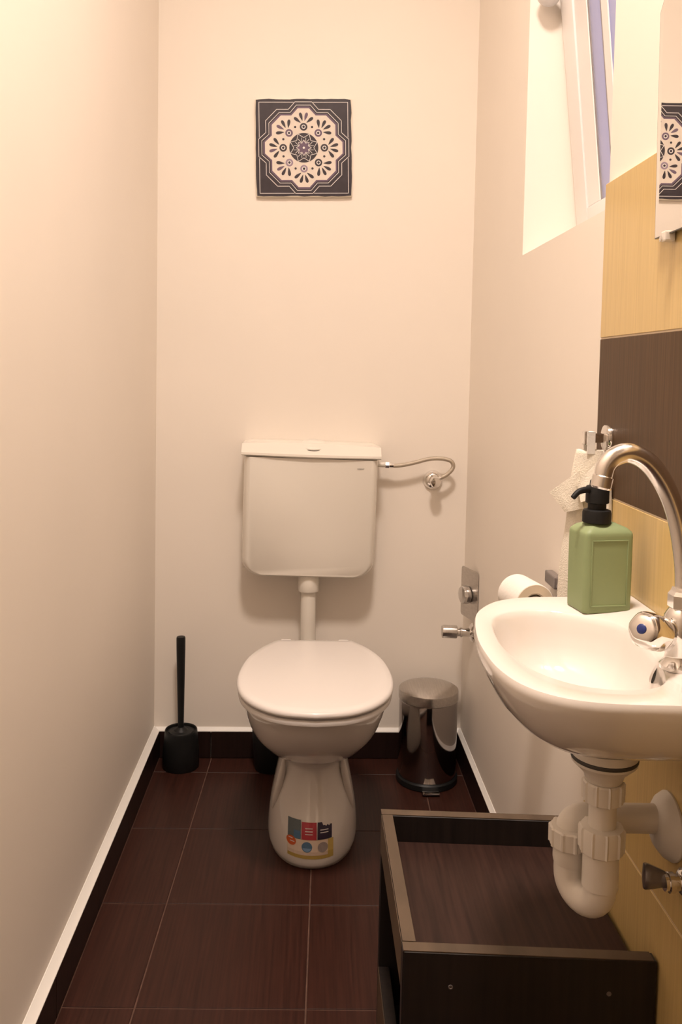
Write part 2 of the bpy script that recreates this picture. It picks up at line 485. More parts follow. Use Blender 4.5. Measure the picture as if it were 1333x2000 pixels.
# ------------------------------------------------------------------ picture tile on the back wall
def picture():
    cx, cz, hs = -0.0305, 1.7382, 0.1345
    t = thing('decorative_tile', 'square dark purple tile with white floral rosette hanging above the toilet', 'wall tile', (cx, D, cz - hs))
    yb, yf = D - .0006, D - .0115
    n = 14
    def rim(s, wob):
        P = []
        c = [(-1, -1), (1, -1), (1, 1), (-1, 1)]
        rnd = random.Random(3)
        for a, b in zip(c, c[1:] + c[:1]):
            for i in range(n):
                f = i / n
                q = (a[0] + (b[0] - a[0]) * f, a[1] + (b[1] - a[1]) * f)
                k = s * (1 + (rnd.random() - .5) * wob)
                if i == 0:
                    k = s * .988
                P.append((q[0] * k, q[1] * k))
        return P
    tl = -0.028
    def W_(p, y):
        x, z = p[0] * hs, p[1] * hs
        return (cx + x * math.cos(tl) + z * math.sin(tl), y, cz - x * math.sin(tl) + z * math.cos(tl))
    obj('tile_body', loft([[W_(p, yb) for p in rim(1.0, .004)], [W_(p, yf + .003) for p in rim(1.0, .004)], [W_(p, yf) for p in rim(.988, .004)]]), 'tileclay', parent=t)
    def layer(k):
        return yf - .00025 * k
    def flat(polys, k):
        V, Fc = [], []
        for P in polys:
            b = len(V)
            V += [W_(p, layer(k)) for p in P] + [W_(p, layer(k) + .0002) for p in P]
            m = len(P)
            Fc.append(tuple(range(b, b + m)))
            Fc += [(b + i, b + (i + 1) % m, b + m + (i + 1) % m, b + m + i) for i in range(m)]
        return V, Fc
    def ringp(P, w):
        """outline strip of polygon P (about the origin), as quads"""
        out = []
        m = len(P)
        for i in range(m):
            a, b = P[i], P[(i + 1) % m]
            d = math.hypot(b[0] - a[0], b[1] - a[1]) or 1
            nx, ny = -(b[1] - a[1]) / d * w / 2, (b[0] - a[0]) / d * w / 2
            ex, ey = (b[0] - a[0]) / d * w / 2, (b[1] - a[1]) / d * w / 2
            out.append([(a[0] + nx - ex, a[1] + ny - ey), (a[0] - nx - ex, a[1] - ny - ey), (b[0] - nx + ex, b[1] - ny + ey), (b[0] + nx + ex, b[1] + ny + ey)])
        return out
    def foil(a, b, c, d, e):
        q = [(a, b), (c, d), (e, d), (d, e), (d, c), (b, a)]
        P = []
        for k in range(4):
            for x, y in q:
                for _ in range(k):
                    x, y = y, -x
                P.append((x, y))
        return P[::-1]
    def disc(x, y, r, m=20):
        return [(x + r * math.cos(2 * math.pi * i / m), y + r * math.sin(2 * math.pi * i / m)) for i in range(m)]
    def star(ro, ri, m=8, ph=0.0):
        return [((ro if i % 2 == 0 else ri) * math.sin(math.pi * i / m + ph), (ro if i % 2 == 0 else ri) * math.cos(math.pi * i / m + ph)) for i in range(2 * m)][::-1]
    obj('dark_border', flat([rim(.985, .018)], 1), 'g_dark', parent=t)
    sq = [(-.915, -.925), (.915, -.925), (.915, .925), (-.915, .925)]
    f1 = foil(.175, .93, .31, .78, .55); f2 = foil(.145, .865, .275, .715, .50); f3 = foil(.115, .80, .25, .655, .465)
    obj('inner_band', flat([foil(.185, .945, .32, .79, .56)], 2), 'g_dark', parent=t)
    obj('line_work', flat(ringp(sq, .010), 1.8) if False else flat(ringp(sq, .011), 1.6), 'g_line', parent=t)
    obj('foil_lines', flat(ringp(f1, .011) + ringp(f2, .010), 3), 'g_line', parent=t)
    obj('purple_band', flat([[(x * 1.045, y * 1.045) for x, y in f3]], 3), 'g_purple', parent=t)
    obj('cream_field', flat([f3], 4), 'g_cream', parent=t)
    dark, pur, white, mid = [], [], [], []
    cols = ['d', 'p', 'd', 'd', 'l', 'l', 'd', 'p']
    lil = []
    for k in range(8):
        A = math.pi / 4 * k
        s_, c_ = math.sin(A), math.cos(A)
        def R(x, y):
            return (x * c_ + y * s_, -x * s_ + y * c_)
        q = R(0, .425)
        {'d': dark, 'p': pur, 'l': lil}[cols[k]].append(disc(*q, .078, 24))
        white.append(disc(*q, .042)); mid.append(disc(*q, .026, 12))
        for off in (-.9, -.30, .30, .9):
            P = []
            bx, by = .075 * math.sin(off), .425 + .115 * math.cos(off) + .01
            L = .175
            for i in range(16):
                a = 2 * math.pi * i / 16
                tt = .5 - .5 * math.cos(a)
                w = .040 * math.sin(a) * (0.25 + .9 * tt)
                along = L * tt
                P.append(R(bx + along * math.sin(off) + w * math.cos(off), by + along * math.cos(off) - w * math.sin(off)))
            (pur if (off == .30 and k in (0, 5)) or (off == -.30 and k in (6, 7)) else dark).append(P)
        q2 = (.455 * math.sin(A + math.pi / 8), .455 * math.cos(A + math.pi / 8))
        dark.append(disc(*q2, .024, 12))
    dark.append(disc(0, 0, .30, 40))
    for P in dark:
        obj('petal', flat([P], 5), 'g_dark', parent=t)
    for P in pur:
        obj('petal', flat([P], 5), 'g_purple', parent=t)
    for P in lil:
        obj('spot', flat([P], 5), 'g_lilac', parent=t)
    for P in white:
        obj('white_ring', flat([P], 6), 'g_line', parent=t)
    for P in mid:
        obj('ring_centre', flat([P], 7), 'g_dark', parent=t)
    lines = ringp(star(.30, .205, 8, math.pi / 8), .010) + ringp(star(.16, .095), .012)
    for k in range(8):
        A = math.pi / 4 * k + math.pi / 8
        for dlt in (-.12, .12):
            a = (.11 * math.sin(A), .11 * math.cos(A)); b = (.205 * math.sin(A + dlt * 1.5), .205 * math.cos(A + dlt * 1.5))
            lines += ringp([a, b], .009)[:1]
    obj('star_lines', flat(lines, 6), 'g_line', parent=t)
    obj('star_centre', flat([star(.152, .09)], 7), 'g_purple', parent=t)
    obj('star_dot', flat([disc(0, 0, .024, 12)], 8), 'g_line', parent=t)
picture()

# ------------------------------------------------------------------ cistern
def text_mesh(s, size):
    cu = bpy.data.curves.new('tmp', 'FONT')
    cu.body = s; cu.size = size; cu.align_x = 'CENTER'
    o = bpy.data.objects.new('tmp', cu)
    COL.objects.link(o)
    dg = bpy.context.evaluated_depsgraph_get()
    me = bpy.data.meshes.new_from_object(o.evaluated_get(dg))
    V = [tuple(v.co) for v in me.vertices]; Fc = [tuple(p.vertices) for p in me.polygons]
    bpy.data.objects.remove(o, do_unlink=True)
    bpy.data.meshes.remove(me)
    return V, Fc

def rrect(x0, x1, z0, z1, rb, rt, y, n=8):
    P = []
    for cx, cz, r, a0 in ((x1 - rb, z0 + rb, rb, -90), (x1 - rt, z1 - rt, rt, 0), (x0 + rt, z1 - rt, rt, 90), (x0 + rb, z0 + rb, rb, 180)):
        for i in range(n + 1):
            a = math.radians(a0 + 90 * i / n)
            P.append((cx + r * math.cos(a), y, cz + r * math.sin(a)))
    return P

def cistern():
    cx = 0.0020
    t = thing('toilet_cistern', 'white plastic flush cistern hanging on the back wall above the toilet', 'cistern', (cx, D, 0.55))
    rl = math.radians(1.0)
    R = Matrix.Translation((cx, 0, .715)) @ Matrix.Rotation(rl, 4, 'Y') @ Matrix.Translation((-cx, 0, -.72))
    ring = []
    for y, ins, rb in ((D - .001, .004, .055), (D - .03, 0.0, .055), (D - .09, .003, .052), (D - .112, .008, .05), (D - .121, .014, .046), (D - .125, .022, .042)):
        ring.append(rrect(cx - .187 + ins, cx + .187 - ins, .552 + ins * .4, .888, rb, .0015, y))
    ring = [[(x, D - (D - y) * (1 - .22 * max(0, (.70 - z) / .15)), z) for x, y, z in q] for q in ring]
    obj('tank', xf(loft(ring), R), 'plastic_w', parent=t, smooth=35)
    # lid: sloping bowed front, seen as a band above the seam
    lid = []
    for dx, zlo, zhi, yy in ((-.190, .890, .925, 0), (-.170, .890, .927, 0), (-.10, .8895, .928, .004), (0, .889, .928, .006), (.10, .8895, .928, .004), (.170, .890, .927, 0), (.190, .890, .925, 0)):
        e = .004 if abs(dx) > .18 else 0
        lid.append([(cx + dx, D - .001, zlo + e), (cx + dx, D - .122 - yy + e, zlo + e * .3), (cx + dx, D - .129 - yy + e, zlo + .004), (cx + dx, D - .128 - yy + e, zlo + .010),
                    (cx + dx, D - .105 - yy * .5 + e, zhi - .003), (cx + dx, D - .095, zhi - e), (cx + dx, D - .001, zhi - e)])
    obj('cistern_lid', xf(loft(lid), R), 'plastic_w', parent=t, smooth=30)
    obj('flush_button', xf(lathe([(.034, 0), (.0365, .001), (.0365, .0035), (.034, .005), (.010, .0055)], (cx + .005, D - .089, .9215), (0, -.35, 1), 32), R), 'plastic_w', parent=t, smooth=40)
    obj('button_gap', xf(lathe([(.0385, 0), (.0385, .0012), (.0372, .0012)], (cx + .005, D - .089, .9215), (0, -.35, 1), 32), R), 'print', parent=t)
    V, Fc = text_mesh('GEBERIT', .0052)
    V = [(cx + .135 + x, D - .1253, .862 + y) for x, y, z in V]
    obj('maker_lettering', xf((V, Fc), R), 'print', parent=t)
    obj('outlet_collar', lathe([(.029, .505), (.030, .507), (.030, .549), (.027, .556)], (0.003, D - .06, 0)), 'plastic_w', parent=t, smooth=40)
    fp = tag(obj('flush_pipe', tube([(.003, D - .06, .515), (.003, D - .06, .42), (.004, D - .06, .36), (.008, D - .068, .325), (.014, D - .10, .305), (.018, D - .15, .30), (.02, D - .20, .30)], .0215, 20, 5), 'plastic_w', org=(.003, D - .06, .3), smooth=50),
             'white plastic flush pipe running from the cistern down behind the toilet lid', 'pipe')
cistern()

# angle valve and braided hose
def back_valve():
    t = thing('angle_valve', 'round chrome angle valve on the back wall beside the cistern', 'valve', (.3545, D, .8154))
    o = (.3545, D - .0004, .8154)
    obj('escutcheon', lathe([(.028, 0), (.028, .002), (.025, .009), (.018, .015), (.012, .017)], o, (0, -1, 0)), 'chrome', parent=t, smooth=40)
    obj('valve_body', join(lathe([(.010, .010), (.010, .045)], o, (0, -1, 0), 20), tube([(.3545, D - .036, .8154), (.366, D - .038, .822), (.374, D - .040, .827)], .0068, 12)), 'chrome', parent=t, smooth=40)
    obj('valve_handle', lathe([(.012, .040), (.0155, .042), (.0155, .060), (.013, .064), (.004, .065)], o, (0, -1, 0), 24, lobes=lambda a: 1 + .05 * math.cos(6 * a)), 'chrome', parent=t, smooth=40)
    h = thing('braided_hose', 'thin braided steel water hose curving from the wall valve to the cistern', 'hose', (.30, D - .045, .83))
    P = [(.372, .827), (.3883, .836), (.4024, .8507), (.405, .8638), (.396, .8753), (.3698, .8807), (.3351, .8787), (.2949, .8679), (.259, .8602), (.2301, .8583), (.2113, .8609)]
    obj('hose', tube([(x, D - .042, z) for x, z in P], .0058, 12, 6), 'braid', parent=h, smooth=60)
    obj('hose_nut', join(lathe([(.0085, 0), (.0092, .001), (.0092, .011), (.0085, .012)], (.2125, D - .042, .8607), (1, 0, -.04), 6), lathe([(.0068, 0), (.0068, .018)], (.218, D - .042, .8600), (1, 0, -.04), 16)), 'chrome', parent=h)
    obj('inlet_stub', lathe([(.0075, 0), (.0075, .022)], (.1915, D - .042, .8612), (1, 0, 0), 16), 'plastic_w', parent=h, smooth=40)
back_valve()

# ------------------------------------------------------------------ toilet
TX = 0.0215
SECT = [  # z, half width, y front, y back, y of widest
    (0.000, .1060, 1.905, 2.32, 2.09), (0.012, .1085, 1.897, 2.32, 2.09), (0.040, .1075, 1.903, 2.32, 2.085), (0.075, .1035, 1.922, 2.31, 2.08), (0.110, .0970, 1.948, 2.30, 2.08),
    (0.150, .0885, 1.972, 2.29, 2.09), (0.185, .0810, 1.990, 2.29, 2.10), (0.205, .0790, 1.985, 2.29, 2.08), (0.225, .0885, 1.945, 2.29, 2.05), (0.250, .1130, 1.890, 2.28, 2.02),
    (0.290, .1400, 1.836, 2.27, 2.00), (0.330, .1560, 1.802, 2.27, 1.99), (0.365, .1640, 1.784, 2.27, 1.985), (0.386, .1660, 1.780, 2.27, 1.985), (0.392, .1630, 1.784, 2.27, 1.985)]
def sect(z):
    for a, b in zip(SECT, SECT[1:]):
        if z <= b[0]:
            f = (z - a[0]) / (b[0] - a[0])
            return [a[i] + (b[i] - a[i]) * f for i in range(5)]
    return list(SECT[-1])
def egg_ring(z, hw, yf, yb, yw, n=56):
    P = []
    for i in range(n):
        a = 2 * math.pi * i / n
        s, c = math.sin(a), math.cos(a)     # c=1 -> front
        x = hw * math.copysign(abs(s) ** .92, s)
        y = yw - (yw - yf) * c if c > 0 else yw + (yb - yw) * math.copysign(abs(c) ** .75, 1)
        P.append((TX + x, y, z))
    return P
def front_y(x, z):
    _, hw, yf, yb, yw = sect(z)
    k = min(1, abs((x - TX) / hw)) ** (1 / .92)
    return yw - (yw - yf) * math.sqrt(max(0, 1 - k * k))

def lid_outline(sc=1.0, dy=0.0):
    half = [(2.235, .096), (2.222, .108), (2.17, .138), (2.10, .163), (2.02, .1755), (1.94, .1775), (1.87, .166), (1.815, .140), (1.775, .103), (1.752, .060), (1.742, .0)]
    pts = catmull([(x, y, 0) for y, x in half], 4)
    R = [(p.x, p.y) for p in pts]
    P = [(x, y) for x, y in R] + [(-x, y) for x, y in R[-2::-1]]
    cy = 1.98
    return [(TX + x * sc, cy + (y - cy) * sc + dy) for x, y in P]

def toilet():
    t = thing('toilet', 'white ceramic floor standing toilet with closed lid in front of the back wall', 'toilet', (TX, 2.05, 0))
    Z = []
    for a, b in zip(SECT, SECT[1:]):
        Z += [a[0] + (b[0] - a[0]) * k / 3 for k in range(3)]
    Z.append(SECT[-1][0])
    # smooth the section curve
    S = [Vector((s[1], s[2], s[3])) for s in SECT]
    rings = [egg_ring(*SECT[0])]
    for i in range(len(SECT) - 1):
        a0 = SECT[max(i - 1, 0)]; a1 = SECT[i]; a2 = SECT[i + 1]; a3 = SECT[min(i + 2, len(SECT) - 1)]
        for s in (1 / 3, 2 / 3, 1):
            q = [0.5 * ((2 * a1[k]) + (a2[k] - a0[k]) * s + (2 * a0[k] - 5 * a1[k] + 4 * a2[k] - a3[k]) * s * s + (3 * a1[k] - a0[k] - 3 * a2[k] + a3[k]) * s ** 3) for k in range(5)]
            q[0] = a1[0] + (a2[0] - a1[0]) * s
            rings.append(egg_ring(*q))
    body = obj('bowl', loft(rings), 'ceramic', parent=t, smooth=60)
    # ribs along the edges of the pedestal
    for s in (-1, 1):
        P = [(TX + s * .0700, 2.028, .200), (TX + s * .0740, 2.022, .172), (TX + s * .0805, 2.018, .140), (TX + s * .0885, 2.018, .108), (TX + s * .0950, 2.022, .082)]
        obj('pedestal_rib', tube(P, [.004, .0085, .0095, .008, .002], 14, 5), 'ceramic', parent=t, smooth=60)
    obj('outlet_spigot', tube([(TX, 2.26, .20), (TX, 2.36, .185), (TX, 2.44, .17), (TX, D - .001, .17)], .050, 20), 'ceramic', parent=t, smooth=50)
    o1 = lid_outline(.985)
    ring = lid_outline(.955)
    obj('seat', loft([[(x, y, .390) for x, y in ring], [(x, y, .3925) for x, y in lid_outline(.978)], [(x, y, .399) for x, y in lid_outline(.985)], [(x, y, .4035) for x, y in lid_outline(.98)], [(x, y, .4055) for x, y in lid_outline(.96)]]), 'seat_p', parent=t, smooth=40)
    rings = [(.955, .4075), (.985, .4085), (.998, .412), (1.0, .416), (.992, .4205), (.97, .4235), (.90, .4250), (.72, .4265), (.40, .4275), (.10, .428)]
    obj('lid', loft([[(x, y, z) for x, y in lid_outline(s)] for s, z in rings]), 'seat_p', parent=t, smooth=45)
    for s in (-1, 1):
        obj('hinge', lathe([(.011, 0), (.012, .002), (.012, .024), (.011, .026)], (TX + s * .075 - .013, 2.245, .408), (1, 0, 0), 18), 'seat_p', parent=t, smooth=40)
    # energy-label style sticker on the pedestal
    def patch(x0, x1, z0, z1, k, nx=6, nz=4, top=None):
        V, Fc = [], []
        for j in range(nz + 1):
            for i in range(nx + 1):
                x = x0 + .012 + (x1 - x0) * i / nx
                zt = z1 if top is None else top(x - .012)
                z = z0 + (zt - z0) * j / nz - .022
                V.append((x, front_y(x, z) - .0026 - .0004 * k, z + .0004 * k))
        for j in range(nz):
            for i in range(nx):
                a = j * (nx + 1) + i
                Fc.append((a, a + 1, a + nx + 2, a + nx + 1))
        return V, Fc
    def spot(cx, cz, r, k, m=20, half=None):
        V, Fc = [], []
        rr = [(cx + .012 + r * math.cos(a) * .96, cz - .022 + r * math.sin(a) * .75) for a in [2 * math.pi * i / m for i in range(m)]]
        if half:
            rr = [(x, z) for x, z in rr if (z >= cz - .022) == (half > 0)]
        V = [(x, front_y(x, z) - .0028 - .0004 * k, z + .0004 * k) for x, z in rr]
        return V, [tuple(range(len(V)))]
    st = obj('sticker', patch(-.0475, .0565, .0490, .0845, 0, 12, 5), 's_yellow', parent=t)
    st['label'] = 'torn colourful sticker'
    obj('sticker_panel', patch(-.0470, .0440, .0560, .0840, 1, 12, 4), 's_cream', parent=st)
    obj('sticker_teal', patch(-.0475, -.0185, .0845, .1180, 1), 's_teal', parent=st)
    obj('sticker_blue', patch(-.034, -.0185, .0850, .0990, 2), 's_blue', parent=st)
    obj('sticker_red', patch(-.0160, .0180, .0845, .1150, 1), 's_red', parent=st)
    obj('sticker_navy', patch(.0205, .0530, .0850, .1140, 1, 10, 4, top=lambda x: .1150 if x < .032 else (.1065 + .004 * abs(math.sin(x * 400)))), 's_navy', parent=st)
    obj('orange_spot', spot(-.0395, .0785, .0115, 2), 's_orange', parent=st)
    obj('blue_spot', spot(-.0035, .0715, .0125, 2), 's_blue', parent=st)
    obj('sky_spot', spot(-.0035, .0715, .0108, 3, half=-1), 's_sky', parent=st)
    obj('grey_spot', spot(.0325, .0710, .0122, 2), 's_grey', parent=st)
    for x0, x1, z, k in ((-.008, .009, .0935, 2), (-.008, .009, .0985, 2), (-.008, .009, .1035, 2), (.0265, .045, .0965, 2), (.0265, .045, .1010, 2), (-.0455, -.036, .082, 3), (-.042, -.032, .0765, 3)):
        obj('print_line', patch(x0, x1, z, z + .0014, k, 4, 1), 's_white', parent=st)
toilet()

# ------------------------------------------------------------------ brush, holder, canister, bin
def brush():
    c = (-.349, 2.418, 0)
    h = thing('brush_holder', 'black round toilet brush holder standing in the back left corner', 'brush holder', c)
    obj('holder_body', lathe([(.050, .0005), (.0515, .003), (.0505, .05), (.0455, .100), (.0450, .106), (.0435, .108), (.0415, .106), (.041, .100), (.010, .099)], c, n=40), 'black', parent=h, smooth=40)
    b = thing('toilet_brush', 'black toilet brush with a tall tapered handle standing in its holder', 'toilet brush', (c[0], c[1], .1))
    obj('handle', lathe([(.0085, .106), (.0085, .13), (.0105, .24), (.0125, .34), (.0127, .368), (.0115, .372), (.004, .3735)], (c[0], c[1], 0), (-.006, -.006, 1), n=24), 'black', parent=b, smooth=40)
    obj('collar', lathe([(.034, .1005), (.034, .103), (.020, .1045), (.014, .110), (.009, .114)], c, n=32), 'black', parent=b, smooth=35)
brush()
can = thing('floor_canister', 'black plastic canister half hidden behind the left side of the toilet', 'canister', (-.096, 2.410, 0))
obj('canister_body', lathe([(.043, .0005), (.045, .003), (.052, .09), (.053, .128), (.050, .130), (.049, .124), (.010, .122)], (-.096, 2.410, 0), n=36), 'blackm', parent=can, smooth=40)
obj('canister_rim', lathe([(.0535, .118), (.055, .120), (.055, .126), (.0535, .128)], (-.096, 2.410, 0), n=36), 'black', parent=can, smooth=40)

def bin_():
    c = (.338, 2.345, 0)
    t = thing('pedal_bin', 'small shiny stainless steel pedal bin in the corner right of the toilet', 'pedal bin', c)
    obj('base_ring', lathe([(.082, .0005), (.0845, .002), (.0845, .016), (.081, .020)], c, n=48), 'black', parent=t, smooth=40)
    obj('bin_body', lathe([(.079, .0195), (.0800, .022), (.0800, .226), (.079, .229)], c, n=64), 'steel_m', parent=t, smooth=40)
    obj('bin_lid', lathe([(.079, .2305), (.0818, .231), (.0818, .252), (.0808, .2555), (.077, .258), (.060, .2645), (.040, .2685), (.020, .2705), (.002, .271)], c, n=64), 'steel', parent=t, smooth=35)
    obj('pedal', box(c[0] - .024, c[0] + .022, c[1] - .108, c[1] - .080, .006, .0105, .002, 2), 'chrome', parent=t)
    obj('pedal_arm', box(c[0] - .018, c[0] + .016, c[1] - .098, c[1] - .07, .0005, .0062, .001, 1), 'black', parent=t)
    obj('lid_hinge', box(c[0] - .015, c[0] + .015, c[1] + .0805, c[1] + .092, .215, .238, .002, 2), 'black', parent=t)
bin_()

# ------------------------------------------------------------------ chrome bits in the right corner
def wall_plate():
    base = Vector((.4515, 2.262, .528))
    ang = math.radians(15)
    t = thing('knob_plate', 'chrome rectangular wall plate with a round glassy knob near the back right corner', 'wall plate', (.44, 2.32, .46))
    u = Vector((-math.sin(ang), math.cos(ang), 0)); n = Vector((-math.cos(ang), -math.sin(ang), 0))
    Wd, Hh = .102, .135
    def P(a, b, k):
        return tuple(base + u * a + Vector((0, 0, b)) + n * k)
    out = []
    r = .010
    for cx, cz, a0 in ((Wd - r, -Hh / 2 + r, -90), (Wd - r, Hh / 2 - r, 0), (r, Hh / 2 - r, 90), (r, -Hh / 2 + r, 180)):
        for i in range(5):
            a = math.radians(a0 + 90 * i / 4)
            out.append((cx + r * math.cos(a), cz + r * math.sin(a)))
    obj('plate', loft([[P(a, b, 0) for a, b in out], [P(a, b, .002) for a, b in out]]), 'steel', parent=t)
    obj('knob', lathe([(.019, .002), (.0225, .004), (.0240, .008), (.0240, .018), (.0225, .023), (.017, .025), (.004, .0255)], P(Wd * .52, -.002, 0), n, 28, lobes=lambda a: 1 + .03 * math.cos(10 * a)), 'clearknob', parent=t, smooth=35)
wall_plate()
def side_valve():
    o = Vector((XR - .0004, 2.325, .418))
    t = thing('stop_valve', 'small chrome stop valve sticking out of the right wall behind the washbasin', 'valve', tuple(o))
    obj('escutcheon', lathe([(.026, 0), (.026, .002), (.020, .008), (.012, .010)], o, (-1, 0, 0)), 'chrome', parent=t, smooth=40)
    obj('valve_body', lathe([(.0115, .008), (.0115, .030), (.0135, .031), (.0135, .036), (.0115, .037), (.0115, .046)], o, (-1, 0, .03), 20), 'chrome', parent=t, smooth=40)
    obj('valve_handle', lathe([(.015, .044), (.0175, .046), (.0175, .082), (.016, .085), (.004, .086)], o, (-1, 0, .03), 28, lobes=lambda a: 1 + .03 * math.cos(8 * a)), 'steel', parent=t, smooth=35)
side_valve()

# toilet roll and holder
def roll():
    a = Vector((.4000, 1.500, .7170)); b = Vector((.3850, 1.578, .7170))
    d = (b - a).normalized()
    t = thing('toilet_roll', 'partly used white toilet paper roll on its holder behind the washbasin', 'toilet roll', tuple(a - Vector((0, 0, .04))))
    L = (b - a).length
    u, v, w = frame(d)
    def ring(r, h, n=40):
        return [tuple(a + w * h + (u * math.cos(2 * math.pi * i / n) + v * math.sin(2 * math.pi * i / n)) * r) for i in range(n)]
    ro, ri = .0365, .0195
    obj('paper', loft([ring(ri, .001), ring(ro - .001, 0), ring(ro, .001), ring(ro, L - .001), ring(ro - .001, L), ring(ri, L - .001)], False, False), 'paper', parent=t, smooth=35)
    obj('cut_end', loft([ring(ri + .0008, -.0004), ring(ro - .0015, -.0004), ring(ro - .0015, .0003), ring(ri + .0008, .0003)], False, False), 'card', parent=t)
    obj('core', loft([ring(ri, .0005), ring(ri, L - .0005), ring(ri - .0012, L - .0005), ring(ri - .0012, .0005), ring(ri, .0005)], False, False), 'card', parent=t, smooth=40)
    h = thing('roll_holder', 'dark chrome toilet roll holder fixed to the wall behind the towel', 'holder', (XR, 1.45, .73))
    obj('rod', tube([tuple(a - d * .028 + Vector((0, 0, .004))), tuple(b + d * .01 + Vector((0, 0, .004)))], .0125, 16), 'steel', parent=h, smooth=40)
    e = a - d * .028
    obj('arm', tube([tuple(e + Vector((0, 0, .004))), (e.x + .016, e.y + .002, .722), (.4435, e.y + .02, .742), (.4440, 1.545, .7490)], .0050, 12, 4), 'greyvalve', parent=h, smooth=40)
    obj('wall_mount', box(.4375, XR - .0004, 1.515, 1.580, .7400, .7620, .003, 2), 'greyvalve', parent=h)
roll()

# ------------------------------------------------------------------ hook and hand towel
def hook():
    o = Vector((XT - .0003, 1.2767, 1.0285))
    t = thing('towel_hook', 'chrome towel hook with a round base on the brown tile', 'hook', tuple(o))
    obj('base', lathe([(.0205, 0), (.0205, .0025), (.019, .006), (.012, .008)], o, (-1, 0, 0), 32), 'chrome', parent=t, smooth=35)
    obj('post', box(o.x - .031, o.x - .007, o.y - .006, o.y + .006, o.z - .007, o.z + .007, .002, 2), 'chrome', parent=t)
    obj('end_stop', box(o.x - .038, o.x - .0305, o.y - .007, o.y + .007, o.z - .011, o.z + .010, .002, 2), 'chrome', parent=t)
hook()
def towel():
    t = thing('hand_towel', 'cream terry hand towel hanging folded from the chrome hook', 'towel', (.415, 1.277, .78))
    cx, cy = .4135, 1.2767
    obj('hanging_loop', join(
        box(cx - .0055, cx + .0065, cy - .0095, cy - .0080, 1.005, 1.0375, .0004, 1),
        box(cx - .0055, cx + .0065, cy + .0080, cy + .0095, 1.005, 1.0375, .0004, 1),
        box(cx - .0055, cx + .0065, cy - .0095, cy + .0095, 1.0362, 1.0378, .0004, 1)), 'paper', parent=t)
    # body: folded cloth, several pleats that widen downwards
    rings = []
    n = 64
    zs = [1.010, 1.0095, 1.005, .995, .975, .95, .92, .89, .86, .83, .80, .782, .778, .7775]
    for k, z in enumerate(zs):
        f = (1.010 - z) / (1.010 - .7775)
        hw = .0185 + .012 * min(1, f * 1.6) + .0015 * math.sin(f * 9)
        th = .0085 + .007 * f
        if k in (0, len(zs) - 1):
            hw *= .9; th *= .5
        x0 = .4160 - .006 * f
        P = []
        for i in range(n):
            a = 2 * math.pi * i / n
            pl = 1 + .16 * math.sin(5 * a + 1.3 + f * 2) * min(1, f * 3 + .1)
            # long axis runs along (-x, +y): seen broad from the door
            la = hw * math.copysign(abs(math.cos(a)) ** .8, math.cos(a)); lb = th * math.sin(a) * pl
            P.append((x0 - la * 1.08 - lb * .25, cy + la * .30 - lb * .90, z + .0015 * math.sin(3 * a + k)))
        P = [(min(x, XT - .0008), y, zz) for x, y, zz in P]
        rings.append(P)
    obj('folded_cloth', loft(rings), 'towel', parent=t, smooth=70)
    # corner flaps with a ribbed border
    def sheet(A, B, C_, D_, th, nu=14, nv=10, rib=0):
        A, B, C_, D_ = map(Vector, (A, B, C_, D_))
        top, bot = [], []
        nrm = (B - A).cross(D_ - A).normalized()
        for j in range(nv + 1):
            for i in range(nu + 1):
                u, v = i / nu, j / nv
                p = (A * (1 - u) + B * u) * (1 - v) + (D_ * (1 - u) + C_ * u) * v
                w = .0022 * math.sin(u * 5 + v * 3) + (.0009 * math.sin(v * 60) if rib and u < .3 else 0)
                top.append(p + nrm * (th / 2 + w)); bot.append(p + nrm * (-th / 2 + w))
        V = [tuple(p) for p in top + bot]
        N_ = len(top); Fc = []
        def idx(i, j):
            return j * (nu + 1) + i
        for j in range(nv):
            for i in range(nu):
                a, b, c, d = idx(i, j), idx(i + 1, j), idx(i + 1, j + 1), idx(i, j + 1)
                Fc.append((a, b, c, d)); Fc.append((N_ + d, N_ + c, N_ + b, N_ + a))
        edge = [idx(i, 0) for i in range(nu + 1)] + [idx(nu, j) for j in range(1, nv + 1)] + [idx(i, nv) for i in range(nu - 1, -1, -1)] + [idx(0, j) for j in range(nv - 1, 0, -1)]
        for a, b in zip(edge, edge[1:] + edge[:1]):
            Fc.append((b, a, N_ + a, N_ + b))
        return V, Fc
    obj('corner_flap', sheet((.3590, 1.283, .946), (.398, 1.268, .980), (.404, 1.262, .925), (.380, 1.274, .918), .006, rib=1), 'towel', parent=t, smooth=60)
    obj('front_fold', sheet((.3925, 1.262, .962), (.4290, 1.258, 1.004), (.4300, 1.256, .945), (.3975, 1.255, .935), .007, rib=1), 'towel', parent=t, smooth=60)
    obj('back_edge', sheet((.4320, 1.262, .995), (.4395, 1.250, .985), (.4395, 1.245, .83), (.4280, 1.255, .83), .006), 'towel', parent=t, smooth=60)
towel()

